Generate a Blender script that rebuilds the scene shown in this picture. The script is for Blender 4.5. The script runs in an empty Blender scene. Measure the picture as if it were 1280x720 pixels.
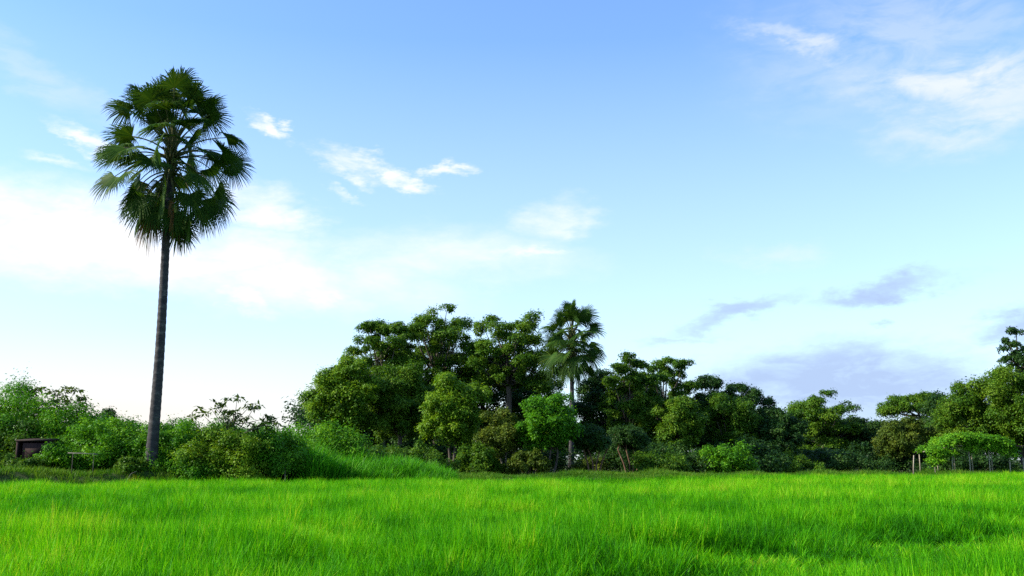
import bpy, math, random
import numpy as np
from mathutils import Vector, Matrix

S = bpy.context.scene
C = S.collection
R = math.radians
F = 1229.0                      # focal length in pixels of a 1280 wide frame
PITCH = R(9.9)
EYE = 1.55

# ------------------------------------------------------------------ helpers
def at(px, py, Y):
    a = (px - 640) / F; b = (360 - py) / F
    d = Vector((a, math.cos(PITCH) - b * math.sin(PITCH), math.sin(PITCH) + b * math.cos(PITCH)))
    return Vector((0, 0, EYE)) + d * (Y / d.y)

def smooth(a, b, v):
    t = np.clip((v - a) / (b - a), 0, 1)
    return t * t * (3 - 2 * t)

def tag(o, label=None, cat=None, group=None, kind=None):
    if label: o['label'] = label
    if cat: o['category'] = cat
    if group: o['group'] = group
    if kind: o['kind'] = kind
    return o

def empty(name, loc, label, cat, group=None, rz=0.0):
    o = bpy.data.objects.new(name, None); C.objects.link(o)
    o.location = loc; o.rotation_euler = (0, 0, rz); o.empty_display_size = 0.3
    return tag(o, label, cat, group)

def unit(v):
    return v / np.maximum(np.linalg.norm(v, axis=-1, keepdims=True), 1e-9)

class MB:
    """gathers verts, faces and a per-vertex tint for ONE mesh"""
    def __init__(self):
        self.v = []; self.f4 = []; self.f3 = []; self.t = []; self.n = 0
    def add(self, v, f4=None, f3=None, tint=0.5):
        v = np.asarray(v, float)
        self.v.append(v)
        self.t.append(np.broadcast_to(np.asarray(tint, float), (len(v),)).copy())
        if f4 is not None and len(f4): self.f4.append(np.asarray(f4, int) + self.n)
        if f3 is not None and len(f3): self.f3.append(np.asarray(f3, int) + self.n)
        self.n += len(v)
    def tube(self, pts, rad, sides=8, tint=0.5, caps=True):
        pts = np.asarray(pts, float); n = len(pts)
        rad = np.broadcast_to(np.asarray(rad, float), (n,))
        tang = unit(np.gradient(pts, axis=0))
        ref = np.array([0.31, 0.95, 0.05]) if abs(tang[0][2]) > 0.7 else np.array([0.05, 0.1, 1.0])
        a = unit(np.cross(tang, ref)); b = np.cross(tang, a)
        ang = np.linspace(0, 2 * math.pi, sides, endpoint=False)
        ring = a[:, None, :] * np.cos(ang)[None, :, None] + b[:, None, :] * np.sin(ang)[None, :, None]
        v = (pts[:, None, :] + ring * rad[:, None, None]).reshape(-1, 3)
        i = np.arange(n - 1)[:, None] * sides; k = np.arange(sides)[None, :]; k2 = (k + 1) % sides
        f = np.stack([i + k, i + k2, i + sides + k2, i + sides + k], -1).reshape(-1, 4)
        f3 = []
        if caps:
            v = np.vstack([v, pts[-1] + tang[-1] * rad[-1] * 0.3, pts[0]])
            e = n * sides; o = (n - 1) * sides
            f3 = [(o + q, o + (q + 1) % sides, e) for q in range(sides)] + [((q + 1) % sides, q, e + 1) for q in range(sides)]
        self.add(v, f, f3, tint)
    def box(self, c, s, rz=0.0, rx=0.0):
        x, y, z = np.array(s) / 2
        v = np.array([(i * x, j * y, k * z) for i in (-1, 1) for j in (-1, 1) for k in (-1, 1)])
        m = np.array(Matrix.Rotation(rz, 3, 'Z') @ Matrix.Rotation(rx, 3, 'X'))
        v = v @ m.T + np.array(c)
        self.add(v, [(0, 1, 3, 2), (4, 6, 7, 5), (0, 4, 5, 1), (2, 3, 7, 6), (0, 2, 6, 4), (1, 5, 7, 3)])
    def build(self, name, mat, parent=None, smoothed=False):
        me = bpy.data.meshes.new(name)
        v = np.vstack(self.v).astype(np.float32)
        f4 = np.vstack(self.f4) if self.f4 else np.zeros((0, 4), int)
        f3 = np.vstack(self.f3) if self.f3 else np.zeros((0, 3), int)
        me.vertices.add(len(v)); me.vertices.foreach_set('co', v.ravel())
        idx = np.concatenate([f4.ravel(), f3.ravel()]).astype(np.int32)
        tot = np.concatenate([np.full(len(f4), 4), np.full(len(f3), 3)])
        me.loops.add(len(idx)); me.loops.foreach_set('vertex_index', idx)
        me.polygons.add(len(tot))
        st = np.concatenate([[0], np.cumsum(tot)[:-1]]).astype(np.int32) if len(tot) else np.zeros(0, np.int32)
        me.polygons.foreach_set('loop_start', st)
        at_ = me.attributes.new('tint', 'FLOAT', 'POINT')
        at_.data.foreach_set('value', np.concatenate(self.t).astype(np.float32))
        me.update(calc_edges=True); me.validate()
        if smoothed: me.polygons.foreach_set('use_smooth', np.ones(len(me.polygons), bool))
        me.materials.append(mat)
        o = bpy.data.objects.new(name, me); C.objects.link(o)
        if parent: o.parent = parent
        return o

# ------------------------------------------------------------------ materials
def nt(name):
    m = bpy.data.materials.new(name); m.use_nodes = True
    t = m.node_tree; t.nodes.clear()
    return m, t
def N(t, typ, **kw):
    n = t.nodes.new(typ)
    for k, v in kw.items():
        if k.startswith('i_'): n.inputs[k[2:].replace('_', ' ')].default_value = v
        else: setattr(n, k, v)
    return n
def ramp(t, stops, src):
    r = N(t, 'ShaderNodeValToRGB'); el = r.color_ramp.elements
    while len(el) < len(stops): el.new(0.5)
    for e, (p, c) in zip(el, stops): e.position = p; e.color = (*c, 1)
    t.links.new(src, r.inputs[0]); return r.outputs[0]

def leaf_mat(name, stops, transl=0.3, rough=0.5, attr='tint', inst=False, tmul=(1.25, 1.15, 0.5), spec=0.25):
    m, t = nt(name)
    a = N(t, 'ShaderNodeAttribute', attribute_name=attr)
    if inst: a.attribute_type = 'INSTANCER'
    fac = a.outputs['Fac']
    if inst:
        b = N(t, 'ShaderNodeAttribute', attribute_name='blade')
        ad = N(t, 'ShaderNodeMath', operation='ADD'); t.links.new(fac, ad.inputs[0]); t.links.new(b.outputs['Fac'], ad.inputs[1])
        fac = ad.outputs[0]
    col = ramp(t, stops, fac)
    p = N(t, 'ShaderNodeBsdfPrincipled'); p.inputs['Roughness'].default_value = rough
    p.inputs['Specular IOR Level'].default_value = spec
    t.links.new(col, p.inputs['Base Color'])
    tr = N(t, 'ShaderNodeBsdfTranslucent')
    mu = N(t, 'ShaderNodeVectorMath', operation='MULTIPLY'); mu.inputs[1].default_value = tmul
    t.links.new(col, mu.inputs[0]); t.links.new(mu.outputs[0], tr.inputs[0])
    mx = N(t, 'ShaderNodeMixShader'); mx.inputs[0].default_value = transl
    t.links.new(p.outputs[0], mx.inputs[1]); t.links.new(tr.outputs[0], mx.inputs[2])
    o = N(t, 'ShaderNodeOutputMaterial'); t.links.new(mx.outputs[0], o.inputs[0])
    return m

def solid_mat(name, stops, scale=(4, 4, 4), rough=0.85, bump=0.4, detail=6, dist=0.02):
    m, t = nt(name)
    tc = N(t, 'ShaderNodeTexCoord'); mp = N(t, 'ShaderNodeMapping'); mp.inputs['Scale'].default_value = scale
    t.links.new(tc.outputs['Object'], mp.inputs[0])
    no = N(t, 'ShaderNodeTexNoise'); no.inputs['Scale'].default_value = 1; no.inputs['Detail'].default_value = detail
    t.links.new(mp.outputs[0], no.inputs['Vector'])
    col = ramp(t, stops, no.outputs['Fac'])
    p = N(t, 'ShaderNodeBsdfPrincipled'); p.inputs['Roughness'].default_value = rough
    p.inputs['Specular IOR Level'].default_value = 0.2
    t.links.new(col, p.inputs['Base Color'])
    b = N(t, 'ShaderNodeBump'); b.inputs['Strength'].default_value = bump; b.inputs['Distance'].default_value = dist
    t.links.new(no.outputs['Fac'], b.inputs['Height']); t.links.new(b.outputs[0], p.inputs['Normal'])
    o = N(t, 'ShaderNodeOutputMaterial'); t.links.new(p.outputs[0], o.inputs[0])
    return m

M = {
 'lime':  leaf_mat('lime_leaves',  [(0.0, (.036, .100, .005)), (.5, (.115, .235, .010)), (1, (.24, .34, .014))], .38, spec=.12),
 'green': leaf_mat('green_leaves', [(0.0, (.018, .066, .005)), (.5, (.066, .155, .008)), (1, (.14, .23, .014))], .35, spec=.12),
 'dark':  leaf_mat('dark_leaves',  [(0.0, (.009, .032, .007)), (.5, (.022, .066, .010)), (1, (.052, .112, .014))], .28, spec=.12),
 'olive': leaf_mat('olive_leaves', [(0.0, (.034, .064, .008)), (.5, (.076, .125, .012)), (1, (.15, .18, .018))], .33, spec=.12),
 'vivid': leaf_mat('vivid_leaves', [(0.0, (.026, .105, .004)), (.5, (.078, .245, .007)), (1, (.18, .37, .012))], .38, spec=.12),
 'palm':  leaf_mat('palm_leaves',  [(0.0, (.013, .042, .007)), (.5, (.032, .082, .010)), (1, (.10, .145, .012))],   .25, .55, spec=.07),
 'dry':   leaf_mat('dry_palm_leaves', [(0.0, (.07, .032, .012)), (.5, (.13, .066, .020)), (1, (.19, .12, .03))], .2, .6, spec=.1),
 'rice':  leaf_mat('rice_blades',  [(0.0, (.012, .10, .002)), (.4, (.052, .29, .002)), (.72, (.14, .43, .004)), (.94, (.22, .48, .006)), (1, (.34, .46, .03))], .40, .5, inst=True, tmul=(1.2, 1.15, .4), spec=.06),
 'weed':  leaf_mat('weed_blades',  [(0.0, (.016, .070, .004)), (.5, (.050, .165, .006)), (1, (.14, .24, .02))], .36, .5, inst=True, spec=.12),
 'reed':  leaf_mat('reed_blades',  [(0.0, (.018, .12, .005)), (.5, (.055, .28, .007)), (1, (.14, .40, .014))], .42, .5, inst=True, spec=.15),
 'bark':  solid_mat('bark', [(.3, (.045, .036, .028)), (.7, (.12, .10, .08))], (5, 5, 1.4), bump=.7),
 'pale_bark': solid_mat('pale_bark', [(.3, (.13, .115, .09)), (.7, (.27, .24, .2))], (5, 5, 2), bump=.5),
 'palm_bark': solid_mat('palm_bark', [(.3, (.026, .024, .026)), (.54, (.045, .041, .040)), (.76, (.11, .10, .092))], (3, 3, 7), bump=.8, dist=.03),
 'petiole': solid_mat('petiole', [(.3, (.05, .06, .016)), (.7, (.11, .11, .035))], (6, 6, 6)),
 'bamboo': solid_mat('weathered_bamboo', [(.3, (.22, .19, .13)), (.7, (.38, .33, .24))], (8, 8, 3)),
 'shed':  solid_mat('old_boards', [(.3, (.014, .007, .006)), (.7, (.038, .017, .014))], (14, 14, 1.5)),
 'thatch': solid_mat('old_thatch', [(.3, (.012, .007, .006)), (.7, (.03, .018, .014))], (3, 30, 30)),
 'mud':   solid_mat('paddy_mud', [(.3, (.008, .014, .003)), (.7, (.018, .026, .006))], (1.5, 1.5, 1.5), .9, .6),
 'soil':  solid_mat('earth', [(.25, (.016, .030, .007)), (.5, (.036, .060, .012)), (.75, (.065, .075, .025))], (.9, .9, .9), .95, .8, dist=.08),
}

# ------------------------------------------------------------------ terrain
def edge(x):
    return np.clip(42 + (x + 22) * 28 / 58, 39, 76)
def gz(x, y):
    x = np.asarray(x, float); y = np.asarray(y, float)
    h = 0.92 - 0.47 * smooth(-16, -6, x) - 0.12 * smooth(0, 25, x)
    h = h + 0.08 * np.sin(x * .9 + y * .5) + .05 * np.sin(x * 2.3 - y * 1.7)
    t = y - edge(x)
    lift = np.where(y > 0, smooth(0.1, 1.4, t), 0)
    far = 0.6 * smooth(60, 200, y)
    return lift * (h + far)

def sheet(name, xs, ys, zf, mat):
    X, Y = np.meshgrid(xs, ys); Z = zf(X, Y)
    v = np.stack([X, Y, Z], -1).reshape(-1, 3); nx, ny = len(xs), len(ys)
    i = (np.arange(ny - 1)[:, None] * nx + np.arange(nx - 1)[None, :]).ravel()
    b = MB(); b.add(v, np.stack([i, i + 1, i + nx + 1, i + nx], -1))
    return b.build(name, mat, None, True)
xs = np.unique(np.concatenate([np.linspace(-3000, -60, 22), np.linspace(-60, 70, 261), np.linspace(70, 3000, 22)]))
ys = np.unique(np.concatenate([np.linspace(-400, 0, 6), np.linspace(0, 36, 10), np.linspace(36, 84, 145), np.linspace(84, 200, 40), np.linspace(200, 4000, 22)]))
tag(sheet('ground', xs, ys, gz, M['soil']), kind='structure')

# the wet field bed, 4 mm above the ground sheet
fx = np.linspace(-45, 60, 60)
b = MB(); far = edge(fx) - .1
v = np.concatenate([np.stack([fx, np.full_like(fx, -12), np.full_like(fx, .004)], -1), np.stack([fx, far, np.full_like(fx, .004)], -1)])
n = len(fx); i = np.arange(n - 1)
b.add(v, np.stack([i, i + 1, i + n + 1, i + n], -1))
tag(b.build('paddy_bed', M['mud']), kind='structure')

# ------------------------------------------------------------------ grasses (stuff)
def vnoise(x, y, seed, scale):
    """smooth value noise"""
    rg = np.random.default_rng(seed); g = rg.random((256, 256))
    x = x / scale + 1000; y = y / scale + 1000
    xi = np.floor(x).astype(int); yi = np.floor(y).astype(int); fx = x - xi; fy = y - yi
    fx = fx * fx * (3 - 2 * fx); fy = fy * fy * (3 - 2 * fy)
    q = lambda a, c: g[a % 256, c % 256]
    return (q(xi, yi) * (1 - fx) + q(xi + 1, yi) * fx) * (1 - fy) + (q(xi, yi + 1) * (1 - fx) + q(xi + 1, yi + 1) * fx) * fy

def tuft(name, seed, n, h, w, spread, bend, mat, spr_r=.05):
    rg = np.random.default_rng(seed); b = MB(); bl = []
    for k in range(n):
        a = rg.random() * 2 * math.pi; r0 = spr_r * math.sqrt(rg.random())
        p0 = np.array([r0 * math.cos(a), r0 * math.sin(a), 0])
        a2 = a + rg.normal(0, .7); lean = abs(rg.normal(0, spread)); L = h * rg.uniform(.62, 1.08); ww = w * rg.uniform(.7, 1.2)
        d = np.array([math.cos(a2), math.sin(a2), 0]); tw = rg.random() * math.pi
        s = np.array([math.cos(tw), math.sin(tw), 0])
        pts = []; p = p0.copy(); th = lean; segs = 4; bb = bend * rg.uniform(.3, 1.6)
        for q in range(segs + 1):
            pts.append(p.copy()); p = p + (d * math.sin(th) + np.array([0, 0, math.cos(th)])) * L / segs; th += bb * (q + .6) / segs
        pts = np.array(pts); wd = ww * np.array([.7, 1, .85, .55, .05])
        v = np.stack([pts - s * wd[:, None] / 2, pts + s * wd[:, None] / 2], 1).reshape(-1, 3)
        b.add(v, [(2 * q, 2 * q + 1, 2 * q + 3, 2 * q + 2) for q in range(segs)])
        bl += [rg.normal(0, .17)] * len(v)
    o = b.build(name, mat); C.objects.unlink(o)
    at_ = o.data.attributes.new('blade', 'FLOAT', 'POINT'); at_.data.foreach_set('value', np.array(bl, np.float32))
    return o

def scatter(name, pts, rot, scl, tint, tufts, mat, label=None, cat=None):
    me = bpy.data.meshes.new(name); n = len(pts)
    me.vertices.add(n); me.vertices.foreach_set('co', np.asarray(pts, np.float32).ravel())
    for nm, typ, arr, key in (('rot', 'FLOAT_VECTOR', rot, 'vector'), ('scl', 'FLOAT_VECTOR', scl, 'vector'), ('tint', 'FLOAT', tint, 'value')):
        a = me.attributes.new(nm, typ, 'POINT'); a.data.foreach_set(key, np.asarray(arr, np.float32).ravel())
    pick = me.attributes.new('pick', 'INT', 'POINT'); pick.data.foreach_set('value', np.random.default_rng(5).integers(0, len(tufts), n).astype(np.int32))
    me.materials.append(mat)
    o = bpy.data.objects.new(name, me); C.objects.link(o)
    col = bpy.data.collections.new(name + '_tufts')
    for t_ in tufts: col.objects.link(t_)
    g = bpy.data.node_groups.new(name + '_nodes', 'GeometryNodeTree')
    g.interface.new_socket('Geometry', in_out='INPUT', socket_type='NodeSocketGeometry')
    g.interface.new_socket('Geometry', in_out='OUTPUT', socket_type='NodeSocketGeometry')
    gi = g.nodes.new('NodeGroupInput'); go = g.nodes.new('NodeGroupOutput')
    ip = g.nodes.new('GeometryNodeInstanceOnPoints'); ci = g.nodes.new('GeometryNodeCollectionInfo')
    ci.inputs['Collection'].default_value = col; ci.inputs['Separate Children'].default_value = True; ci.inputs['Reset Children'].default_value = True
    ip.inputs['Pick Instance'].default_value = True
    def na(nm, typ):
        q = g.nodes.new('GeometryNodeInputNamedAttribute'); q.data_type = typ; q.inputs['Name'].default_value = nm
        return q.outputs['Attribute']
    L = g.links.new
    L(gi.outputs[0], ip.inputs['Points']); L(ci.outputs[0], ip.inputs['Instance'])
    L(na('pick', 'INT'), ip.inputs['Instance Index'])
    e = g.nodes.new('FunctionNodeEulerToRotation'); L(na('rot', 'FLOAT_VECTOR'), e.inputs[0]); L(e.outputs[0], ip.inputs['Rotation'])
    L(na('scl', 'FLOAT_VECTOR'), ip.inputs['Scale'])
    L(ip.outputs[0], go.inputs[0])
    md = o.modifiers.new('scatter', 'NODES'); md.node_group = g
    return tag(o, label, cat, kind='stuff')

rng = np.random.default_rng(11)
rice_tufts = [tuft('rice_tuft', 100 + k, 36, .58, .0125, .16, .30, M['rice'], .055) for k in range(6)]

def frustum_pts(y0, y1, sp, m=3.0):
    ys = np.arange(y0, y1, sp); out = []
    for y in ys:
        w = y * 640 / F * 1.06 + m
        x = np.arange(-w, w, sp); out.append(np.stack([x, np.full_like(x, y)], -1))
    p = np.concatenate(out); return p + rng.normal(0, sp * .28, p.shape)
P = np.concatenate([frustum_pts(3.2, 16, .155), frustum_pts(16, 36, .19), frustum_pts(36, 76, .26)])
P = P[P[:, 1] < edge(P[:, 0]) - .15]
def gap_d(x, y, pts, w):
    """distance to a polyline, divided by its half width"""
    best = np.full(len(x), 99.)
    for (ax, ay), (bx, by) in zip(pts[:-1], pts[1:]):
        dx, dy = bx - ax, by - ay; t = np.clip(((x - ax) * dx + (y - ay) * dy) / (dx * dx + dy * dy), 0, 1)
        best = np.minimum(best, np.hypot(x - ax - t * dx, y - ay - t * dy))
    return best / w
x, y = P.T
wob = .5 * (vnoise(x, y, 3, 1.6) - .5)
def gp(lst): return [((px - 640) / F * Y, Y) for px, Y in lst]
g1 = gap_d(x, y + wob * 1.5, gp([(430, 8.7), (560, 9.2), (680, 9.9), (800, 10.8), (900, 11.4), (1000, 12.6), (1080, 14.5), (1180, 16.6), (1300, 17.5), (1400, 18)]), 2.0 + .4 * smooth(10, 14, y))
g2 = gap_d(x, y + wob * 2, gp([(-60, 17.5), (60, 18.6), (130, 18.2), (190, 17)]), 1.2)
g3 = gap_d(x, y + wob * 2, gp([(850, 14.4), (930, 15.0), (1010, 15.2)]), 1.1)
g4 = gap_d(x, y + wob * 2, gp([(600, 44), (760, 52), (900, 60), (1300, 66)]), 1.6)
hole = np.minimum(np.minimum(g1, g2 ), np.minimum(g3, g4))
keep = rng.random(len(x)) < np.clip((hole - .55) * 2.4, .0, 1) + .42
P = P[keep]; x, y = P.T; hole = hole[keep]
big = vnoise(x, y, 21, 5.0); mid = vnoise(x, y, 22, 1.3); fine = vnoise(x, y, 23, .35)
hgt = .80 + .22 * big + .30 * mid + .20 * fine + rng.normal(0, .09, len(x))
hgt *= np.clip(.02 + .8 * hole, .30, 1)
hgt *= 1 - .30 * smooth(.62, .80, vnoise(x, y, 25, 2.1)) + .10 * np.sin(y * 1.9 + 2.5 * big + x * .25)
wide = np.clip(1 + (y - 14) / 40, 1, 1.9)
tint = .50 + .36 * (big - .5) + .52 * (mid - .5) + .38 * (fine - .5) + rng.normal(0, .10, len(x)) + .04 * smooth(18, 45, y) - .17 * (1 - smooth(.6, 1.4, hole))  # last term paints extra furrow shade into the tufts along the gaps
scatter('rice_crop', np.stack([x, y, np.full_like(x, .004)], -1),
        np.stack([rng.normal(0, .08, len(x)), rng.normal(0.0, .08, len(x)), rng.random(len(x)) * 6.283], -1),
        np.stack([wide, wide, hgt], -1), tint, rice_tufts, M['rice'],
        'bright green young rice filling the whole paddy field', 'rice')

weed_tufts = [tuft('weed_tuft', 200 + k, 18, .34, .014, .45, .9, M['weed'], .14) for k in range(4)]
def band_pts(n, x0, x1, t0, t1):
    x = rng.uniform(x0, x1, n); y = edge(x) + rng.uniform(t0, t1, n)
    return x, y
x, y = band_pts(26000, -46, 56, .0, 7)
nz = vnoise(x, y, 31, 2.2)
scatter('bank_grass', np.stack([x, y, gz(x, y) - .01], -1), np.stack([x * 0, x * 0, rng.random(len(x)) * 6.28], -1),
        np.repeat((rng.uniform(.5, 1.2, len(x)) * (.5 + .9 * nz) * (1 + .9 * smooth(-4, 3, x) * smooth(1.2, 4, y - edge(x)) * vnoise(x, y, 33, 1.1)))[:, None], 3, 1), .45 + .5 * (nz - .5) + rng.normal(0, .15, len(x)), weed_tufts, M['weed'],
        'low mixed weeds and grass along the far bank of the field', 'grass')

reed_tufts = [tuft('reed_tuft', 300 + k, 14, 1.5, .045, .26, .8, M['reed'], .2) for k in range(4)]
n = 2600
u = rng.random(n); px_ = 385 + 185 * u
Yr = 49.5 + rng.uniform(-1.6, 2.6, n) + 3 * u
x = (px_ - 640) / F * Yr
hs = 1.18 * (1.0 - .62 * u ** 1.6) * rng.uniform(.55, 1.15, n) * (.62 + .65 * vnoise(x, Yr, 41, .9))
scatter('reed_bed', np.stack([x, Yr, gz(x, Yr)], -1), np.stack([rng.normal(0, .1, n), rng.normal(0, .1, n), rng.random(n) * 6.28], -1),
        np.stack([hs, hs, hs], -1), .5 + rng.normal(0, .16, n), reed_tufts, M['reed'],
        'tall bright green grass sloping down to the right below the grove', 'grass')

# ------------------------------------------------------------------ trees
def leaf_cloud(b, rg, cen, rad, per, L, flat=.75, droop=.25, aspect=.5, base_t=.5, var=.22):
    """leaf blades round each clump centre: cen (K,3), rad (K,)"""
    K = len(cen)
    if K == 0: return
    cnt = np.maximum(4, (per * (rad / rad.mean()) ** 2)).astype(int)
    ids = np.repeat(np.arange(K), cnt); n = len(ids)
    u = unit(rg.normal(size=(n, 3)))
    low = (u[:, 2] < -.2) & (rg.random(n) < .6); u[low, 2] *= -1
    r = rad[ids] * rg.uniform(.35, 1.0, n) ** .6 * rg.uniform(.85, 1.12, n) * (1 + .8 * rg.random(n) ** 5)
    p = cen[ids] + u * r[:, None] * np.array([1, 1, flat]) * rg.uniform(.65, 1.4, (K, 3))[ids]
    nrm = unit(u * .7 + np.array([0, 0, .55]) + rg.normal(0, .45, (n, 3)))
    d = u * .6 + rg.normal(0, .6, (n, 3)) + np.array([0, 0, -droop])
    d = unit(d - (d * nrm).sum(1, keepdims=True) * nrm)
    s = np.cross(nrm, d); ln = L * rg.uniform(.6, 1.3, n)[:, None]; w = ln * aspect
    v = np.stack([p, p + d * ln * .45 + s * w * .5 - nrm * ln * .06, p + d * ln - nrm * ln * .15, p + d * ln * .45 - s * w * .5 - nrm * ln * .06], 1).reshape(-1, 3)
    ct = rg.normal(0, var * .75, K)
    t = np.clip(base_t + ct[ids] + rg.normal(0, var * .8, n), 0, 1)
    b.add(v, np.arange(4 * n).reshape(n, 4), None, np.repeat(t, 4))

def spread_pts(rg, K, fn):
    """best-candidate sampling so that clumps keep apart"""
    out = [fn()]
    for _ in range(K - 1):
        c = [fn() for _ in range(7)]; o = np.array(out)
        out.append(max(c, key=lambda q: np.min(np.linalg.norm(o - q, axis=1))))
    return np.array(out)

def make_tree(name, label, px, Y, top, wpx, bot, mat='green', form='dome', seed=0, leaf=.3, leaves=9000, K=26, rc=.30, sub=7,
              bark='bark', group='trees of the grove', trunks=1, cat='tree', lean=0.0, base_t=.5, gap=.0, tr=1.0):
    rg = np.random.default_rng(1000 + seed); K = int(K * 1.3); rc = rc * .90; lob = unit(rg.normal(size=(6, 3)) + [0, 0, .35])
    pt = at(px, top, Y); pb = at(px, bot, Y)
    cx = pt.x; z0 = float(gz(cx, Y)); H = pt.z - z0; cb = max(.25, pb.z - z0)
    a = wpx / F * Y / 2; bz = (H - cb) / 2; cz = cb + bz
    T = empty(name, (cx, Y, z0), label, cat, group)
    r_c = rc * a
    def f_dome():
        q = unit(rg.normal(size=3)); q[2] = q[2] if q[2] > -.85 else -q[2]
        k = rg.uniform(.35, 1) ** .5 * rg.uniform(.85, 1.05) * (.70 + .42 * max(0, float((lob @ q).max())) ** 3)
        return np.array([q[0] * (a - r_c * .7) * k, q[1] * (a - r_c * .7) * k, cz + q[2] * (bz - r_c * .55) * k])
    def f_umbrella():
        k = math.sqrt(rg.random()); th = rg.random() * 6.283
        return np.array([math.cos(th) * k * (a - r_c * .5), math.sin(th) * k * (a - r_c * .5), cz + bz * (.75 - .9 * k * k) + rg.normal(0, .1) * bz])
    def f_airy():
        k = math.sqrt(rg.uniform(.02, 1)); th = rg.random() * 6.283; lv = rg.uniform(-.75, .92)
        w = math.sqrt(max(.12, 1 - .8 * lv * lv if lv > 0 else 1 - .5 * lv * lv)) * (a - r_c * .6)
        return np.array([math.cos(th) * k * w, math.sin(th) * k * w, cz + bz * lv * (1 - .25 * k) + rg.normal(0, .09) * bz])
    def f_column():
        h = rg.random() ** .8; w = (a - r_c * .5) * (1.02 - .75 * h ** 1.5); th = rg.random() * 6.283; k = math.sqrt(rg.random())
        return np.array([math.cos(th) * k * w, math.sin(th) * k * w, cb + r_c * .4 + h * (H - cb - r_c * .9)])
    cen = spread_pts(rg, K, {'dome': f_dome, 'umbrella': f_umbrella, 'airy': f_airy, 'column': f_column}[form])
    cen += np.array([lean, 0, 0]) * ((cen[:, 2:] - cb) / max(H - cb, .1))
    rads = r_c * rg.uniform(.65, 1.25, K)
    # branches
    tb = MB(); bb = MB()
    fork = min(cb + .25 * bz, .7 * H); tips = []
    for k in range(trunks):
        off = (k - (trunks - 1) / 2) * .55
        ang = rg.random() * 6.28
        tp = np.array([[off * .3, 0, -.25], [off * .35, 0, 0], [off * .6 + rg.normal(0, .08), rg.normal(0, .06), fork * .5], [off + rg.normal(0, .12), rg.normal(0, .1), fork],
                       [off + lean * .5 + rg.normal(0, .2), rg.normal(0, .2), cz + bz * .15]])
        r0 = (.017 * H + .05) * tr / math.sqrt(trunks)
        tb.tube(tp, [r0 * 1.55, r0 * 1.2, r0 * .95, r0 * .8, r0 * .4], 9); tips.append((tp[3], tp[4], r0))
    for k in range(K):
        f0, f1, r0 = tips[k % trunks]; t_ = rg.uniform(0, .9); s0 = f0 * (1 - t_) + f1 * t_
        e = cen[k]; m_ = (s0 + e) / 2 + np.array([0, 0, -.12 * np.linalg.norm(e - s0)]) + rg.normal(0, .1, 3)
        q = np.linspace(0, 1, 6)[:, None]
        bb.tube((1 - q) ** 2 * s0 + 2 * q * (1 - q) * m_ + q * q * e, np.linspace(r0 * .42, .018, 6), 5)
    # sub clumps
    sc, sr = [], []
    for k in range(K):
        for _ in range(sub):
            q = unit(rg.normal(size=3)) * np.array([1, 1, .7]) * rg.uniform(.45, 1.0) * rads[k]
            if form in ('umbrella', 'airy'): q[2] *= .55 if form == 'umbrella' else .8
            sc.append(cen[k] + q); sr.append(rads[k] * rg.uniform(.38, .68))
    sc = np.array(sc); sr = np.array(sr)
    sc[:, 2] = np.maximum(sc[:, 2], .15)
    lb = MB(); leaf_cloud(lb, rg, sc, sr, 5.2 * leaves / len(sc), leaf * .69, .7 if form in ('umbrella', 'airy') else .85, .3, base_t=base_t)
    tb.build('trunk', M[bark], T, True); bb.build('branches', M[bark], T, True)
    lb.build('crown', M[mat], T)
    return T

def make_bush(name, label, px, Y, top, wpx, mat='green', seed=0, leaf=.16, leaves=5000, K=16, group='bushes on the bank', deep=1.0, base_t=.5, cat='bush', bot=None, rc=.34, droop=.3, aspect=.5):
    rg = np.random.default_rng(3000 + seed)
    pt = at(px, top, Y); cx = pt.x; z0 = float(gz(cx, Y)); H = max(.3, pt.z - z0); a = wpx / F * Y / 2
    T = empty(name, (cx, Y, z0), label, cat, group)
    r_c = min(rc * 1.25 * a, .42 * H)
    def fn():
        th = rg.random() * 6.283; k = math.sqrt(rg.random()); h = rg.random() ** .6
        prof = max(0, 1 - (k * .96) ** 3) ** .5
        return np.array([math.cos(th) * k * (a - r_c * .4), math.sin(th) * k * (a - r_c * .4) * deep, r_c * .5 + h * max(.05, prof * H - r_c * 1.1)])
    cen = spread_pts(rg, K, fn); rads = r_c * rg.uniform(.6, 1.2, K)
    sb = MB()
    for k in range(K):
        q = np.linspace(0, 1, 5)[:, None]; s0 = np.array([cen[k][0] * .35, cen[k][1] * .35, -.05]); m_ = s0 * .6 + cen[k] * .4 + np.array([0, 0, .25 * cen[k][2]])
        sb.tube((1 - q) ** 2 * s0 + 2 * q * (1 - q) * m_ + q * q * cen[k], np.linspace(.035, .01, 5), 5)
    sc, sr = [], []
    for k in range(K):
        for _ in range(6):
            sc.append(cen[k] + unit(rg.normal(size=3)) * rg.uniform(.4, 1) * rads[k] * np.array([1, 1, .8])); sr.append(rads[k] * rg.uniform(.32, .6))
    sc = np.array(sc); sr = np.array(sr); sc[:, 2] = np.maximum(sc[:, 2], .12)
    lb = MB(); leaf_cloud(lb, rg, sc, sr, 4.0 * leaves / len(sc), leaf * .80, .9, droop, aspect=aspect, base_t=base_t)
    sb.build('stems', M['bark'], T, True); lb.build('foliage', M[mat], T)
    return T

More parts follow.
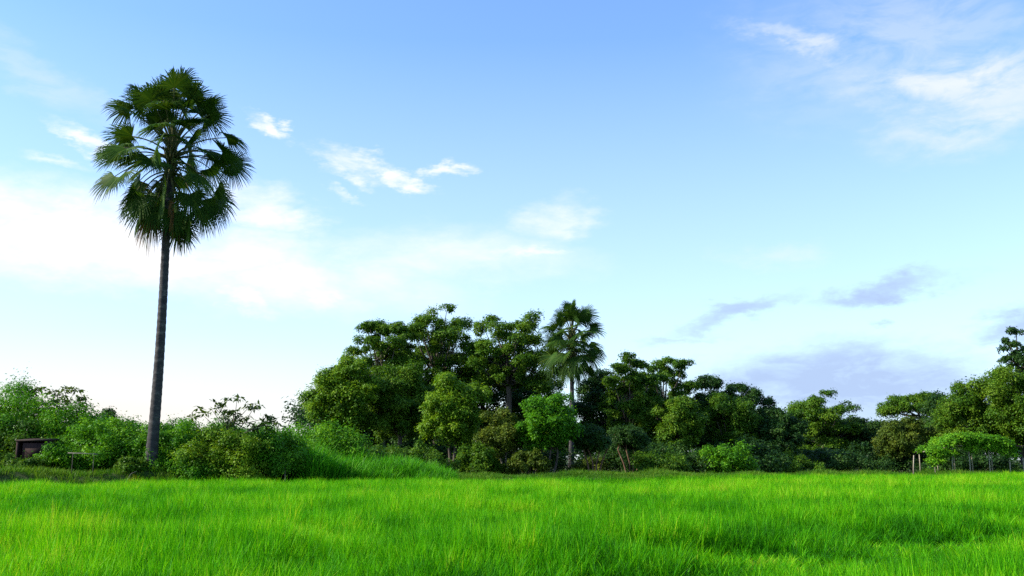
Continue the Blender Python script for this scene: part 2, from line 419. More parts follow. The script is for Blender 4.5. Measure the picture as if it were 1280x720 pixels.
# ------------------------------------------------------------------ fan palms
def fan(b, rg, hub, out, nrm, Rr, nseg, droop, fold, half, split=.5):
    out = unit(out); nrm = unit(nrm - out * np.dot(nrm, out)); side = np.cross(nrm, out)
    dth = 2 * half / nseg; hang = np.array([0, 0, -1.])
    for k in range(nseg):
        th = -half + dth * (k + .5); L = Rr * (.80 + .20 * math.cos(th * .6)) * rg.uniform(.9, 1.06)
        jit = rg.normal(0, .05); dz = rg.uniform(.5, 1.7)
        tone = np.clip(.45 + rg.normal(0, .17), 0, 1)
        def pt(r, ang, up):
            q = hub + (out * math.cos(ang) + side * math.sin(ang)) * r * L
            q = q + nrm * (fold * abs(math.sin(ang)) * r * L + up * L)
            fr = max(0, r - split) / (1 - split)
            return q + hang * droop * L * (r * r * .45 + dz * fr * fr * .75)
        wd = dth * .5
        v = [hub, pt(split, th - wd, 0), pt(split, th, .022), pt(split, th + wd, 0),
             pt(.78, th + jit * .5 - wd * .50, 0), pt(.78, th + jit * .5, .018), pt(.78, th + jit * .5 + wd * .50, 0), pt(1, th + jit, 0)]
        b.add(v, [(1, 4, 5, 2), (2, 5, 6, 3)], [(0, 1, 2), (0, 2, 3), (4, 7, 5), (5, 7, 6)], tone)

def make_palm(label, px_base, Y, py_top_trunk, fronds, Rr, Pl, r_base, r_top, seed, nseg=46, half=R(118), z_base=None, px_top=None, group='fan palms'):
    rg = np.random.default_rng(seed)
    pb = at(px_base, 580, Y); z0 = float(gz(pb.x, Y))
    tp = at(px_top or px_base, py_top_trunk, Y)
    T = empty('fan_palm', (pb.x, Y, z0), label, 'palm tree', group)
    H = tp.z - z0; dx = tp.x - pb.x
    n = int(H / .11); z = np.linspace(-.3, H, n); t = np.clip(z / H, 0, 1)
    r = r_top + (r_base - r_top) * (1 - t) ** 1.6 + .10 * np.exp(-np.clip(z, 0, None) / .45) + .007 * np.sin(np.arange(n) * math.pi * .66)
    axis = np.stack([dx * t + .05 * np.sin(t * 5), .04 * np.sin(t * 4 + 1), z], -1)
    tb = MB(); tb.tube(axis, r, 20); tb.build('trunk', M['palm_bark'], T, True)
    # old leaf bases clothing the heart of the crown
    hb = MB(); rg2 = np.random.default_rng(seed + 5); top = axis[-1]
    for k in range(46):
        a = k * 2.4; zz = H - 2.1 * (k / 46) - .05; L = rg2.uniform(.35, .75)
        d = np.array([math.cos(a), math.sin(a), 0]); s = top * np.array([1, 1, 0]) + np.array([0, 0, zz]) + d * r_top * .8
        hb.tube([s, s + d * .12 + [0, 0, L * .5], s + d * rg2.uniform(.2, .4) + [0, 0, L]], [.07, .055, .02], 5)
    hb.build('leaf_bases', M['petiole'], T, True)
    vx = unit(np.array([pb.x, Y, 0.])); right = np.array([vx[1], -vx[0], 0]);   # sideways as seen from the field path
    for fr in fronds:
        az, el, pl, sz, kind = fr     # azimuth: 0 = to the side (+x), 90 = away over the field bank
        d = np.array([math.cos(R(az)) * math.cos(R(el)), math.sin(R(az)) * math.cos(R(el)), math.sin(R(el))])
        zs = H - .05 - 1.9 * np.clip((75 - el) / 140, 0, 1)
        s = top * np.array([1, 1, 0]) + np.array([0, 0, zs]) + np.array([d[0], d[1], 0]) * r_top * .6
        q = np.linspace(0, 1, 7)[:, None]; L = Pl * pl
        up0 = unit(d + np.array([0, 0, .55]))
        hubp = s + d * L
        m_ = s + up0 * L * .5
        pts = (1 - q) ** 2 * s + 2 * q * (1 - q) * m_ + q * q * hubp
        out = unit(pts[-1] - pts[-2]); out = unit(out + np.array([0, 0, -.18]))
        nrm = np.array([0, 0, 1.]) if abs(out[2]) < .9 else -np.array([d[0], d[1], 0]) + .01
        nrm = unit(nrm + rg.normal(0, .55, 3))
        b = MB(); fan(b, rg, pts[-1], out, nrm, Rr * sz, nseg, .55 if kind == 'dry' else rg.uniform(.10, .36), rg.uniform(-.30, .35), half * rg.uniform(.80, 1.05), rg.uniform(.38, .52))
        f = b.build('frond', M['dry' if kind == 'dry' else 'palm'], T)
        if kind == 'dry': f['label'] = 'dry brown hanging frond'
        p = MB(); p.tube(pts, np.linspace(.045, .02, 7) * (Rr / 1.3), 6); p.build('petiole', M['petiole'], f, True)
    return T

rnd = random.Random(4)
def ring(n, el, jel, off, pl=1., sz=1., kind='green', ja=10):
    return [(off + 360 * k / n + rnd.uniform(-ja, ja), el + rnd.uniform(-jel, jel), pl * rnd.uniform(.78, 1.14), sz * rnd.uniform(.85, 1.12), kind) for k in range(n)]
fr1 = (ring(6, 80, 5, 20, 1.12, 1.0) + ring(9, 63, 7, 8, 1.02, 1.05) + ring(10, 46, 8, 30, .98, 1.0) + ring(9, 26, 9, 0, 1.0, 1.0) + ring(10, 4, 9, 22, 1.02, 1.0)
       + ring(9, -18, 8, 0, .95, 1.0) + ring(8, -42, 7, 15, .88, 1.0) + ring(7, -60, 6, 40, .92, .95) + ring(3, -60, 6, 70, .85, .85, 'dry') + ring(7, 40, 30, 5, .55, .85) + ring(7, 0, 25, 25, .62, .9))
make_palm('tall lone fan palm with a bare grey trunk on the bank at the field edge', 188, 46.6, 176, fr1, 1.31, 2.45, .275, .17, 77, px_top=217)
fr2 = (ring(6, 80, 6, 20, 1.2, .95) + ring(10, 58, 6, 8, 1.1) + ring(11, 32, 8, 0, 1.02) + ring(11, 6, 8, 12, 1.0) + ring(10, -22, 8, 0, 1.0) + ring(9, -46, 6, 10, .95, .95) + ring(9, 10, 40, 30, .6, .9))
make_palm('smaller fan palm rising out of the middle of the grove', 713, 78, 417, fr2, 1.22, 1.55, .22, .15, 79, nseg=34, px_top=716)

# ------------------------------------------------------------------ the grove
T = make_tree
A = 'airy'; U = 'umbrella'; D = 'dome'; Co = 'column'
T('spreading_tree', 'tall thin-crowned tree at the left end of the grove, above the rounded tree', 482, 83, 389, 100, 505, 'green', A, 1, .28, 9000, 34, .25, group='tall open-crowned trees')
T('spreading_tree', 'highest open-crowned tree of the grove, sky showing through its branches', 548, 86, 385, 130, 520, 'green', A, 2, .28, 12000, 42, .22, group='tall open-crowned trees')
T('spreading_tree', 'flat-topped open tree directly left of the smaller fan palm', 636, 84, 391, 124, 505, 'green', A, 3, .28, 10000, 38, .22, group='tall open-crowned trees')
T('leafy_tree', 'rounded dense yellow-green tree at the left edge of the grove', 434, 72, 449, 104, 556, 'lime', D, 4, .28, 12000, 30, .30, base_t=.42)
T('leafy_tree', 'broad mid-green tree between the rounded tree and the sunlit middle tree', 500, 75, 440, 112, 565, 'green', D, 5, .28, 12000, 32, .28, base_t=.55)
T('leafy_tree', 'sunlit yellow-green tree with a double trunk in the front of the grove', 566, 69, 466, 100, 574, 'lime', D, 6, .26, 10000, 28, .28, trunks=2, base_t=.45)
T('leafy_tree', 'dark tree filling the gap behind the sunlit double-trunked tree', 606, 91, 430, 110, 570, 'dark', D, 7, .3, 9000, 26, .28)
T('small_tree', 'small olive tree with thin pale trunks left of the bright front tree', 634, 66, 514, 76, 580, 'olive', D, 8, .22, 6500, 22, .3, trunks=3, bark='pale_bark', group='small trees before the grove')
T('small_tree', 'bright green small tree standing before the foot of the smaller fan palm', 686, 65, 496, 112, 578, 'vivid', D, 9, .24, 8000, 26, .28, trunks=3, base_t=.30, group='small trees before the grove')
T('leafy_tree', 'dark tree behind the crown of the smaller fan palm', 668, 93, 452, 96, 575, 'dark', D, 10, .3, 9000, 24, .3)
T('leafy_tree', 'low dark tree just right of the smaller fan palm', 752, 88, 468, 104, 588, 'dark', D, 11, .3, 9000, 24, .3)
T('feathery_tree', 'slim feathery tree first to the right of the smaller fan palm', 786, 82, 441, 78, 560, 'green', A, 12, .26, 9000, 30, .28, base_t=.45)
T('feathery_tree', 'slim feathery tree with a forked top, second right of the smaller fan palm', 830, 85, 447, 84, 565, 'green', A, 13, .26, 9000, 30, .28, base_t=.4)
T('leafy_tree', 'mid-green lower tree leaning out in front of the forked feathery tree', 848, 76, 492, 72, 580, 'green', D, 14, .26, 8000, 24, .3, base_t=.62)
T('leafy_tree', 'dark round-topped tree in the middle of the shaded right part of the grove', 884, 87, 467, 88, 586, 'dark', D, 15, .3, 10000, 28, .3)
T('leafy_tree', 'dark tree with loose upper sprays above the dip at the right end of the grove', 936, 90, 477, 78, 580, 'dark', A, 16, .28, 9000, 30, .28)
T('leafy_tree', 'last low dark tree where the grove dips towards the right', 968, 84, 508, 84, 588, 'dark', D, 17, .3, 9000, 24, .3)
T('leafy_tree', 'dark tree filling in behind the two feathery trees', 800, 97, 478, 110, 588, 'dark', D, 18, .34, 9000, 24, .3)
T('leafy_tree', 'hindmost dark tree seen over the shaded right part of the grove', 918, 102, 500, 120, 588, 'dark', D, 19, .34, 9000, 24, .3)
T('leafy_tree', 'distant pale green tree with two bushy tops right of the dip', 1026, 108, 493, 92, 576, 'green', A, 20, .32, 9000, 26, .28, group='far trees at right')
T('leafy_tree', 'distant dark level-topped tree left of the round olive tree', 1076, 112, 511, 86, 584, 'dark', D, 21, .34, 9000, 24, .3, group='far trees at right')
T('umbrella_tree', 'distant flat umbrella-shaped tree showing over the round olive tree', 1146, 112, 491, 96, 528, 'green', U, 22, .3, 7000, 22, .22, group='far trees at right')
T('leafy_tree', 'round olive tree standing alone before the dark wood at right', 1126, 86, 516, 72, 584, 'olive', D, 23, .26, 9000, 26, .3, base_t=.35, group='far trees at right')
T('leafy_tree', 'dark tree between the umbrella-shaped tree and the big tree over the trellis', 1178, 100, 499, 90, 588, 'dark', D, 24, .34, 9000, 24, .3, group='far trees at right')
T('leafy_tree', 'big leafy mid-green tree behind the leafy trellis', 1218, 88, 470, 116, 575, 'green', D, 25, .28, 13000, 34, .28, base_t=.52, group='right-hand trees')
T('leafy_tree', 'tall mid-green tree cut by the right edge of the picture', 1286, 84, 448, 120, 580, 'green', D, 26, .28, 13000, 34, .28, base_t=.55, group='right-hand trees')
T('sparse_tree', 'thin dark tree with a few leafy twigs sticking up above the right-hand trees', 1266, 90, 408, 62, 480, 'dark', Co, 27, .3, 2200, 16, .26, 5, group='right-hand trees')
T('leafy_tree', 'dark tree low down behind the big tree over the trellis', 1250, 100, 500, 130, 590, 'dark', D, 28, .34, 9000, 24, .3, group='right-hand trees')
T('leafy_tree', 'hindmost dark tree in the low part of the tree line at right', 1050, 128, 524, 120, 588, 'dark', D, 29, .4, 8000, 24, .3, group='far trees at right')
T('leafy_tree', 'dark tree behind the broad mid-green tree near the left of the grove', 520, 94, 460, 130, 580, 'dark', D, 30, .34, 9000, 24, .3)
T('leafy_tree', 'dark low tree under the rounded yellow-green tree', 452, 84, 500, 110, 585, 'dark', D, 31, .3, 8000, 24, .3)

B = make_bush
M['red_bark'] = solid_mat('brown_stems', [(.3, (.09, .045, .028)), (.7, (.19, .11, .07))], (5, 5, 2), bump=.5)
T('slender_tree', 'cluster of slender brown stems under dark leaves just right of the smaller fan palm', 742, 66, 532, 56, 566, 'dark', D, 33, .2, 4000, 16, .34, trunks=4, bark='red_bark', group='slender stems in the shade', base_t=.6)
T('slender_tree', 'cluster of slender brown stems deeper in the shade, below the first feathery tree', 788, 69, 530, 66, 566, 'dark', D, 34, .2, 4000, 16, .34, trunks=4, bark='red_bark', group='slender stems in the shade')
B('bush', 'bright low bush at the foot of the shaded right part of the grove', 905, 71, 556, 66, 'vivid', 40, .22, 3500, 16, 'bushes before the grove', base_t=.4)
B('bush', 'small olive bush at the foot of the smaller fan palm', 735, 70, 572, 44, 'olive', 41, .2, 2500, 12, 'bushes before the grove')
B('bush', 'low green bush right of the sunlit tree with a double trunk', 610, 66, 572, 46, 'green', 42, .2, 2500, 12, 'bushes before the grove')
B('bush', 'low green bush between the bright low bush and the dip', 988, 80, 566, 90, 'green', 43, .22, 3000, 14, 'bushes before the grove')
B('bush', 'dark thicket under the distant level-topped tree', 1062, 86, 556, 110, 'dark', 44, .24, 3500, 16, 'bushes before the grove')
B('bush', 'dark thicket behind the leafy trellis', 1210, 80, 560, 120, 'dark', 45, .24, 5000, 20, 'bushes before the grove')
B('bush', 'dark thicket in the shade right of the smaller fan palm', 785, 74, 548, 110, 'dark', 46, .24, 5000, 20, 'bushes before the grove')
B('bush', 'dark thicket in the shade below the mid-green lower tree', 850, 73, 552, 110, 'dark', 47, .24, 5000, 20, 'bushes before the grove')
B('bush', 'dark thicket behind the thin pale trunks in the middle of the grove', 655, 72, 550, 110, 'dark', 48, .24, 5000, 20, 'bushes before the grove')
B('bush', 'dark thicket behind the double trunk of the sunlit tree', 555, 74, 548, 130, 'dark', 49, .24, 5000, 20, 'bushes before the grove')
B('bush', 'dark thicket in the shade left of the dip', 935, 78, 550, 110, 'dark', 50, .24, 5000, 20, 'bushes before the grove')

rg = np.random.default_rng(500); K = 2000
fx_ = rg.uniform(-30, 95, K); fy_ = rg.uniform(128, 150, K)
fh_ = (3.2 + 3.6 * vnoise(fx_, fy_ * 0, 9, 7.0)) * np.sqrt(rg.random(K))
cc = np.stack([fx_, fy_, gz(fx_, fy_) + .4 + fh_], -1); lb = MB()
leaf_cloud(lb, rg, cc, rg.uniform(.8, 1.6, K), 60, .5, .9, .3, base_t=.4)
tag(lb.build('far_wood', M['dark']), 'low dark wood far behind the trunks of the grove', 'wood', kind='stuff')

# ------------------------------------------------------------------ left bank bushes
T('leafy_tree', 'mid-green tree standing between the round-topped dark tree and the loose-sprayed one', 908, 84, 484, 84, 580, 'green', D, 35, .26, 9000, 26, .3, base_t=.4)
B('bush', 'straggling bush between the sunlit double-trunked tree and the small olive tree', 602, 64, 556, 52, 'green', 54, .2, 3500, 16, 'bushes before the grove')
B('bush', 'weedy olive bush between the small olive tree and the bright front tree', 660, 63.5, 562, 46, 'olive', 55, .2, 3000, 14, 'bushes before the grove')
B('bush', 'straggling bush in front of the forked feathery tree', 826, 68, 560, 70, 'green', 56, .2, 4000, 18, 'bushes before the grove', base_t=.4)
B('bush', 'leafy bush at the right end of the tall bright grass, under the sunlit tree', 530, 62, 560, 70, 'green', 57, .2, 4000, 18, 'bushes before the grove', base_t=.45)
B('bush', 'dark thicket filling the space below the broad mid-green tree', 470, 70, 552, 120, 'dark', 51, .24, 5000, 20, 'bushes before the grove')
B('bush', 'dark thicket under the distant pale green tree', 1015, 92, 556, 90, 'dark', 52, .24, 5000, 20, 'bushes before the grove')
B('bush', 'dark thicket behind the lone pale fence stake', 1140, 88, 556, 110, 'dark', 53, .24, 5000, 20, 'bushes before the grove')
B('bush', 'low weeds growing up in front of the old shed', 22, 45.4, 569, 54, 'green', 77, .13, 3000, 14)
B('bush', 'highest creeper-covered bush at the left edge of the picture', 6, 51, 480, 170, 'vivid', 60, .16, 14000, 36, base_t=.36)
B('bush', 'tall green bush sloping down beside the highest left bush', 84, 51, 500, 150, 'vivid', 61, .16, 12000, 34, base_t=.40)
B('bush', 'dark rounded bush top showing left of the lone palm trunk', 138, 55, 503, 84, 'dark', 62, .2, 6000, 20, base_t=.6)
B('bush', 'light green bush just left of the lone palm trunk', 146, 48.5, 520, 112, 'vivid', 63, .15, 9000, 28, base_t=.48)
B('bush', 'bush with dark leaves hanging over the old shed', 36, 48.9, 530, 104, 'green', 64, .15, 6000, 22, base_t=.45)
B('bush', 'low bush behind the short bamboo rail', 92, 47.5, 541, 84, 'vivid', 65, .15, 6000, 22, base_t=.36)
B('bush', 'low weedy bush hugging the foot of the lone palm', 166, 46.0, 570, 36, 'green', 66, .14, 3500, 16)
B('bush', 'green bush just right of the lone palm trunk', 226, 48.5, 520, 100, 'vivid', 67, .15, 9000, 28, base_t=.40)
B('bush', 'leafy bush under the sapling with spiky twigs', 284, 47, 530, 96, 'lime', 68, .15, 7500, 26, base_t=.42)
B('bush', 'green bush right of the sapling with spiky twigs', 348, 49, 533, 100, 'vivid', 69, .15, 8000, 26, base_t=.4)
B('bush', 'flat-topped creeper bush above the tall bright grass', 405, 54, 537, 130, 'vivid', 70, .17, 10000, 32, base_t=.42)
B('bush', 'bush behind the foot of the lone palm', 205, 52, 526, 110, 'vivid', 71, .17, 7000, 24, base_t=.30)
B('bush', 'low bush at the shaded foot of the hedge below the sapling', 250, 46.6, 562, 66, 'vivid', 72, .14, 4000, 16, base_t=.3)
B('bush', 'low bush at the hedge foot left of the tall bright grass', 335, 48.4, 560, 100, 'vivid', 73, .14, 6000, 22, base_t=.35)
B('bush', 'bush running beyond the left edge of the picture', -80, 50, 486, 150, 'green', 74, .17, 9000, 28)
B('bush', 'creeper bush filling the hedge behind the sapling with spiky twigs', 310, 53, 529, 150, 'vivid', 75, .17, 10000, 32, base_t=.36)
B('bush', 'dark bush at the right end of the tall bright grass', 470, 60, 554, 130, 'green', 76, .2, 7000, 24, base_t=.35)

def make_sapling(label, px, Y, top, tips, seed, mat):
    rg = np.random.default_rng(seed); pb = at(px, 560, Y); z0 = float(gz(pb.x, Y))
    E = empty('sapling', (pb.x, Y, z0), label, 'sapling', 'open saplings above the hedge')
    o = np.array([pb.x, Y, z0]); tb = MB(); bb = MB(); sc = []
    tt = np.array(at(px, top + 18, Y)) - o
    tb.tube([[0, 0, -.1], tt * .5 + [.05, 0, 0], tt], [.07, .05, .025], 7)
    for (tx, ty) in tips:
        e = np.array(at(tx, ty, Y)) - o + [0, rg.normal(0, .35), 0]; s0 = tt * rg.uniform(.55, .9)
        q = np.linspace(0, 1, 6)[:, None]; m_ = (s0 + e) / 2 + [0, 0, -.15]
        bb.tube((1 - q) ** 2 * s0 + 2 * q * (1 - q) * m_ + q * q * e, np.linspace(.03, .01, 6), 5)
        for _ in range(3): sc.append(e + rg.normal(0, .16, 3) * [1.5, 1, .4])
    lb = MB(); sc = np.array(sc); leaf_cloud(lb, rg, sc, np.full(len(sc), .17), 16, .24, .5, .2, aspect=.42, base_t=.35)
    tb.build('trunk', M['bark'], E, True); bb.build('branches', M['bark'], E, True); lb.build('crown', M[mat], E)
make_sapling('open sapling with small leaf tufts above the left bushes', 74, 52, 485, [(46, 490), (60, 487), (72, 492), (84, 488), (98, 487), (100, 497), (66, 500), (88, 500), (54, 502), (104, 505)], 5, 'olive')
make_sapling('sapling with spiky leafy twigs rising from the hedge right of the lone palm', 292, 47.6, 500, [(262, 512), (272, 506), (296, 499), (312, 508), (318, 507), (282, 516), (300, 516), (334, 522), (340, 527), (254, 520), (306, 524), (326, 530), (276, 526), (290, 530), (270, 536), (316, 538)], 6, 'olive')

# ------------------------------------------------------------------ made things
def post(b, x, y, z0, h, r, rg, lean=.03):
    d = rg.normal(0, lean, 2)
    b.tube([[x, y, z0 - .3], [x + d[0] * .5, y + d[1] * .5, z0 + h * .5], [x + d[0], y + d[1], z0 + h]], [r * 1.1, r, r * .9], 7)

Yt = 72.5
rg = np.random.default_rng(90)
pl = at(1166, 560, Yt); pr_ = at(1264, 560, Yt); x0, x1 = pl.x, pr_.x; cx = (x0 + x1) / 2; z0 = float(gz(cx, Yt))
E = empty('garden_trellis', (cx, Yt, z0), 'post-and-pole trellis roofed with bright green climbing vines', 'trellis')
H = at(1200, 556, Yt).z - z0
for row, yy in enumerate((0, 2.6)):
    for px in (1166, 1190, 1211, 1236, 1260):
        xx = at(px, 570, Yt).x - cx + rg.normal(0, .06)
        hh = H - (.45 if px < 1180 else .05) + rg.normal(0, .04)
        b = MB(); post(b, xx, yy, float(gz(xx + cx, Yt + yy)) - z0, hh, .04, rg); b.build('post', M['bamboo'], E, True)
for yy in (0, 1.3, 2.6):
    b = MB(); b.tube([[x0 - cx - .2, yy, H - .5], [x0 - cx + 1.4, yy, H - .08], [0, yy, H - .05], [x1 - cx, yy, H - .05]], .035, 6); b.build('rail', M['bamboo'], E, True)
lb = MB(); K = 200
cc = np.stack([rg.uniform(x0 - cx - .25, x1 - cx + .2, K), rg.uniform(-.35, 2.95, K), np.zeros(K)], -1)
edge_drop = .60 * (1 - smooth(0, 1.9, cc[:, 0] - (x0 - cx))) + .35 * smooth(-.9, 0.1, cc[:, 0] - (x1 - cx))
cc[:, 2] = H + .12 + .38 * np.sin(np.pi * np.clip((cc[:, 0] - x0 + cx) / (x1 - x0), 0, 1)) - edge_drop + .16 * vnoise(cc[:, 0], cc[:, 1], 8, .8)
front = rg.random(K) < .4; cc[front, 1] = rg.uniform(-.4, 0, front.sum()); cc[front, 2] -= rg.uniform(0, 1., front.sum()) ** 2 * 1.0
leaf_cloud(lb, rg, cc, rg.uniform(.22, .4, K), 170, .12, .7, .5, aspect=.7, base_t=.55)
lb.build('vine_canopy', M['vivid'], E)

def stake(label, px, Y, h, r=.03, name='stake', lean=.05, seed=1, group='thin pale stakes'):
    rg = np.random.default_rng(seed); p = at(px, 590, Y); z = float(gz(p.x, Y))
    b = MB(); post(b, 0, 0, 0, h, r, rg, lean)
    o = b.build(name, M['bamboo'], None, True); o.location = (p.x, Y, z); tag(o, label, 'stake', group)
stake('lone pale fence stake left of the trellis, under the round olive tree', 1141, 72, 1.55, .038, seed=3)
stake('fence stake at the right end of the trellis', 1280, 72.5, 1.3, .04, seed=6)
stake('thin pale stake at the hedge foot below the sapling with spiky twigs', 296, 46.75, 1.5, .028, seed=4)
stake('thin pale stake at the hedge foot just left of the tall bright grass', 357, 47.5, 1.5, .028, seed=5)

# bamboo rail
p = at(103, 567, 44.8); z = float(gz(p.x, 44.8)); hgt_ = p.z - z
E = empty('bamboo_rail', (p.x, 44.8, z), 'short bamboo rail on two stakes in front of the left bushes', 'rail')
b = MB(); b.tube([[-.65, 0, hgt_ + .03], [0, .01, hgt_ + .01], [.68, 0, hgt_ - .03]], .017, 7); b.build('pole', M['pale_bark'], E, True)
for s in (-.45, .5):
    b = MB(); b.tube([[s, .05, -.2], [s, .06, hgt_ + .04]], .015, 6); b.build('stake', M['bark'], E, True)

# bent pale sapling stem beside the palm foot
p = at(159, 585, 44.6); z = float(gz(p.x, 44.6))
b = MB(); b.tube([[0, 0, -.1], [-.02, 0, .3], [.03, 0, .62], [.2, 0, .9], [.42, .05, 1.0]], [.02, .017, .014, .011, .007], 6)
o = b.build('bent_stem', M['pale_bark'], None, True); o.location = (p.x, 44.6, z)
tag(o, 'bent bare pale stem just left of the lone palm foot', 'plant stem')

# old shed
Ys = 46.6; p = at(40, 580, Ys); z = float(gz(p.x, Ys)); W = 1.55; Hs = at(40, 551, Ys).z - z
E = empty('old_shed', (p.x, Ys, z), 'low dark brown old shed half buried in the left bushes', 'shed')
for nm, c_, s_ in (('wall', (0, 1.2, Hs / 2), (W, .05, Hs)), ('wall', (-W / 2 + .03, .6, Hs / 2), (.05, 1.15, Hs)), ('wall', (W / 2 - .03, .6, Hs / 2), (.05, 1.15, Hs)),
                   ('front_board', (.12, -.02, Hs * .68), (W - .34, .04, Hs * .5)), ('post', (-W / 2 + .05, -.03, Hs / 2), (.1, .1, Hs)), ('post', (W / 2 - .05, -.03, Hs / 2), (.1, .1, Hs))):
    b = MB(); b.box(c_, s_); b.build(nm, M['shed'], E)
b = MB(); b.box((0, .62, Hs + .06), (W + .08, 1.45, .06), 0, R(4)); b.build('roof', M['thatch'], E)

# ------------------------------------------------------------------ sky and sun
SUN_AZ, SUN_EL = R(-97), R(34)      # azimuth from +Y towards +X
w = bpy.data.worlds.new('World'); S.world = w; w.use_nodes = True
t = w.node_tree; t.nodes.clear(); Lk = t.links.new
sky = N(t, 'ShaderNodeTexSky', sky_type='NISHITA', sun_disc=False, sun_elevation=SUN_EL, sun_rotation=SUN_AZ)
sky.air_density = 1.0; sky.dust_density = 0.6; sky.ozone_density = 1.6
tc = N(t, 'ShaderNodeTexCoord')
sep = N(t, 'ShaderNodeSeparateXYZ'); Lk(tc.outputs['Generated'], sep.inputs[0])
az = N(t, 'ShaderNodeMath', operation='ARCTAN2'); Lk(sep.outputs[0], az.inputs[0]); Lk(sep.outputs[1], az.inputs[1])
el = N(t, 'ShaderNodeMath', operation='ARCSINE'); Lk(sep.outputs[2], el.inputs[0])
cmb = N(t, 'ShaderNodeCombineXYZ'); Lk(az.outputs[0], cmb.inputs[0]); Lk(el.outputs[0], cmb.inputs[1])
AE = cmb.outputs[0]
def math_(op, a, b_=None, c_=None):
    n = N(t, 'ShaderNodeMath', operation=op)
    for i_, q in enumerate((a, b_, c_)):
        if q is None: continue
        if isinstance(q, (int, float)): n.inputs[i_].default_value = q
        else: Lk(q, n.inputs[i_])
    return n.outputs[0]
def noise(scale, detail=6, rough=.6, stretch=(1, 2.2, 1), rot=0.0, dist=0.0, src=None):
    mp = N(t, 'ShaderNodeMapping'); mp.inputs['Scale'].default_value = stretch; mp.inputs['Rotation'].default_value = (0, 0, rot)
    Lk(src or AE, mp.inputs[0])
    no = N(t, 'ShaderNodeTexNoise'); no.inputs['Scale'].default_value = scale; no.inputs['Detail'].default_value = detail
    no.inputs['Roughness'].default_value = rough; no.inputs['Distortion'].default_value = dist
    Lk(mp.outputs[0], no.inputs['Vector']); return no
# warp the sky coordinates so that cloud edges fray
nz = noise(9, 5, .62)
sub_ = N(t, 'ShaderNodeVectorMath', operation='SUBTRACT'); Lk(nz.outputs['Color'], sub_.inputs[0]); sub_.inputs[1].default_value = (.5, .5, .5)
mul_ = N(t, 'ShaderNodeVectorMath', operation='MULTIPLY'); Lk(sub_.outputs[0], mul_.inputs[0]); mul_.inputs[1].default_value = (.13, .05, 0)
add_ = N(t, 'ShaderNodeVectorMath', operation='ADD'); Lk(AE, add_.inputs[0]); Lk(mul_.outputs[0], add_.inputs[1])
nz2 = noise(34, 5, .65)
sub2 = N(t, 'ShaderNodeVectorMath', operation='SUBTRACT'); Lk(nz2.outputs['Color'], sub2.inputs[0]); sub2.inputs[1].default_value = (.5, .5, .5)
mul2 = N(t, 'ShaderNodeVectorMath', operation='MULTIPLY'); Lk(sub2.outputs[0], mul2.inputs[0]); mul2.inputs[1].default_value = (.055, .024, 0)
add2 = N(t, 'ShaderNodeVectorMath', operation='ADD'); Lk(add_.outputs[0], add2.inputs[0]); Lk(mul2.outputs[0], add2.inputs[1])
WARP = add2.outputs[0]
def ae(px, py):
    d = at(px, py, 10) - Vector((0, 0, EYE)); d.normalize()
    return math.atan2(d.x, d.y), math.asin(d.z)
def blob(px, py, wx, hy, rot=0, soft=1.0, amp=1.0, src=None):
    """elliptic cloud patch: half sizes wx, hy given in pixels of the 1280 frame"""
    a0, e0 = ae(px, py)
    s1 = N(t, 'ShaderNodeVectorMath', operation='SUBTRACT'); Lk(src or WARP, s1.inputs[0]); s1.inputs[1].default_value = (a0, e0, 0)
    mp = N(t, 'ShaderNodeMapping', vector_type='TEXTURE'); mp.inputs['Rotation'].default_value = (0, 0, R(rot)); mp.inputs['Scale'].default_value = (wx / F, hy / F, 1)
    Lk(s1.outputs[0], mp.inputs[0])
    ln = N(t, 'ShaderNodeVectorMath', operation='LENGTH'); Lk(mp.outputs[0], ln.inputs[0])
    mr = N(t, 'ShaderNodeMapRange', interpolation_type='SMOOTHSTEP'); Lk(ln.outputs['Value'], mr.inputs[0])
    mr.inputs[1].default_value = 1.0; mr.inputs[2].default_value = 1 - soft; mr.inputs[3].default_value = 0; mr.inputs[4].default_value = amp
    return mr.outputs[0]
def union(lst):
    o = lst[0]
    for q in lst[1:]: o = math_('MAXIMUM', o, q)
    return o
wisp = noise(16, 7, .62, (1, 2.6, 1), R(-18), .4).outputs['Fac']
wisp2 = noise(7, 7, .6, (1, 2.4, 1), R(-14), .6).outputs['Fac']
def mapr(src, a, b_, c_=0., d=1.):
    mr = N(t, 'ShaderNodeMapRange'); Lk(src, mr.inputs[0])
    for i_, q in zip((1, 2, 3, 4), (a, b_, c_, d)): mr.inputs[i_].default_value = q
    return mr.outputs[0]
white_sharp = union([blob(440, 205, 72, 24, -18, .8), blob(510, 228, 55, 14, -16, .9, .9), blob(548, 210, 40, 12, 12, .9, .8), blob(345, 160, 38, 13, -20, .9, .9),
                     blob(95, 178, 55, 17, -24, .9, .9), blob(425, 240, 38, 9, -12, 1, .6), blob(60, 200, 60, 10, -5, 1, .5), blob(650, 320, 75, 10, 3, 1, .75)])
white_soft = union([blob(60, 290, 430, 72, -7, .9, 1.0), blob(330, 330, 330, 66, -6, 1, .8), blob(330, 265, 90, 40, -10, 1, .85), blob(300, 365, 60, 26, -20, 1, .75), blob(415, 365, 60, 28, 15, 1, .7),
                    blob(560, 320, 230, 52, -2, 1, .55), blob(690, 275, 75, 38, 10, 1, .55)])
cirrus = union([blob(1190, 110, 210, 62, -12, 1, .85), blob(1010, 55, 140, 26, -22, 1, .65), blob(1210, 160, 160, 42, 4, 1, .7), blob(1130, 50, 300, 130, 0, 1, .35), blob(960, 315, 80, 22, 0, 1, .35), blob(60, 100, 170, 30, -25, 1, .3)])
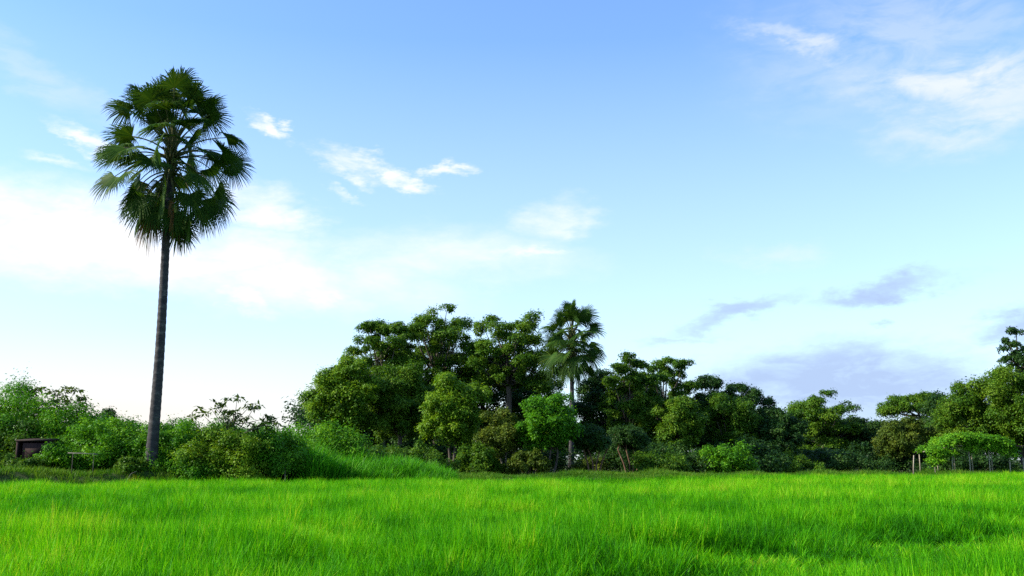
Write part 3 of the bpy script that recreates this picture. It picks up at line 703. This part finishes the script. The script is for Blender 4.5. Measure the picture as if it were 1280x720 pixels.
lav = union([blob(1105, 362, 125, 19, 5, .9, .95), blob(915, 390, 95, 17, 16, .9, .85), blob(850, 420, 60, 9, 5, 1, .5), blob(1050, 480, 260, 62, 0, .7, .95), blob(1275, 397, 90, 30, 14, .9, .9),
             blob(1150, 505, 330, 50, 0, .9, .8), blob(1240, 425, 60, 10, 5, 1, .5), blob(1105, 408, 25, 6, 0, 1, .6)])
m_sharp = math_('MULTIPLY', white_sharp, mapr(wisp, .30, .56))
m_soft = math_('MULTIPLY', white_soft, mapr(math_('ADD', math_('MULTIPLY', wisp2, .6), math_('MULTIPLY', wisp, .4)), .33, .57, .35, 1.25))
m_cir = math_('MULTIPLY', cirrus, mapr(wisp, .30, .58))
m_lav = math_('MULTIPLY', lav, mapr(wisp, .30, .52, .66, 1.05))
SKY_SAT = 1.0
tint = N(t, 'ShaderNodeVectorMath', operation='MULTIPLY'); Lk(sky.outputs[0], tint.inputs[0]); tint.inputs[1].default_value = (.86, 1.06, 1.33)
def mixc(fac, a, col):
    n = N(t, 'ShaderNodeMix', data_type='RGBA', clamp_factor=True)
    Lk(fac, n.inputs[0]); Lk(a, n.inputs[6])
    if isinstance(col, tuple): n.inputs[7].default_value = (*col, 1)
    else: Lk(col, n.inputs[7])
    return n.outputs[2]
CW = 4.7
cur = tint.outputs[0]
pale = mapr(el.outputs[0], R(24), R(2), 0, .55)
cur = mixc(pale, cur, (CW * .80, CW * .91, CW * 1.0))
warm = union([blob(120, 520, 620, 110, 0, 1, .9, AE), blob(420, 520, 340, 80, 0, 1, .6, AE)])
cur = mixc(warm, cur, (CW * .93, CW * .865, CW * .80))
cur = mixc(m_cir, cur, (CW * .84, CW * .88, CW * 1.0))
cur = mixc(m_soft, cur, (CW, CW, CW * 1.02))
cur = mixc(m_sharp, cur, (CW, CW, CW))
cur = mixc(m_lav, cur, (CW * .44, CW * .58, CW * .85))
bg = N(t, 'ShaderNodeBackground'); bg.inputs['Strength'].default_value = 0.13
Lk(cur, bg.inputs[0])
ow = N(t, 'ShaderNodeOutputWorld'); Lk(bg.outputs[0], ow.inputs[0])
w.cycles.sampling_method = 'MANUAL'; w.cycles.sample_map_resolution = 512

sl = bpy.data.lights.new('sun', 'SUN'); sl.energy = 5.0; sl.angle = R(.6); sl.color = (1, .93, .80)
so = bpy.data.objects.new('sun', sl); C.objects.link(so); so.location = (-30, -10, 30)
sd = Vector((math.sin(SUN_AZ) * math.cos(SUN_EL), math.cos(SUN_AZ) * math.cos(SUN_EL), math.sin(SUN_EL)))
so.rotation_euler = (-sd).to_track_quat('-Z', 'Y').to_euler()

cd = bpy.data.cameras.new('camera'); co = bpy.data.objects.new('camera', cd); C.objects.link(co)
cd.sensor_width = 36; cd.lens = 36 * F / 1280; cd.clip_start = .05; cd.clip_end = 6000
co.location = (0, 0, EYE); co.rotation_euler = (math.pi / 2 + PITCH, 0, 0)
S.camera = co
S.view_settings.view_transform = 'Standard'; S.view_settings.look = 'None'; S.view_settings.gamma = 1; S.view_settings.exposure = 0.9
S.view_settings.use_curve_mapping = False
S.render.engine = 'CYCLES'
S.cycles.use_denoising = False; S.cycles.max_bounces = 8; S.cycles.diffuse_bounces = 3; S.cycles.transmission_bounces = 4; S.cycles.caustics_reflective = False; S.cycles.caustics_refractive = False
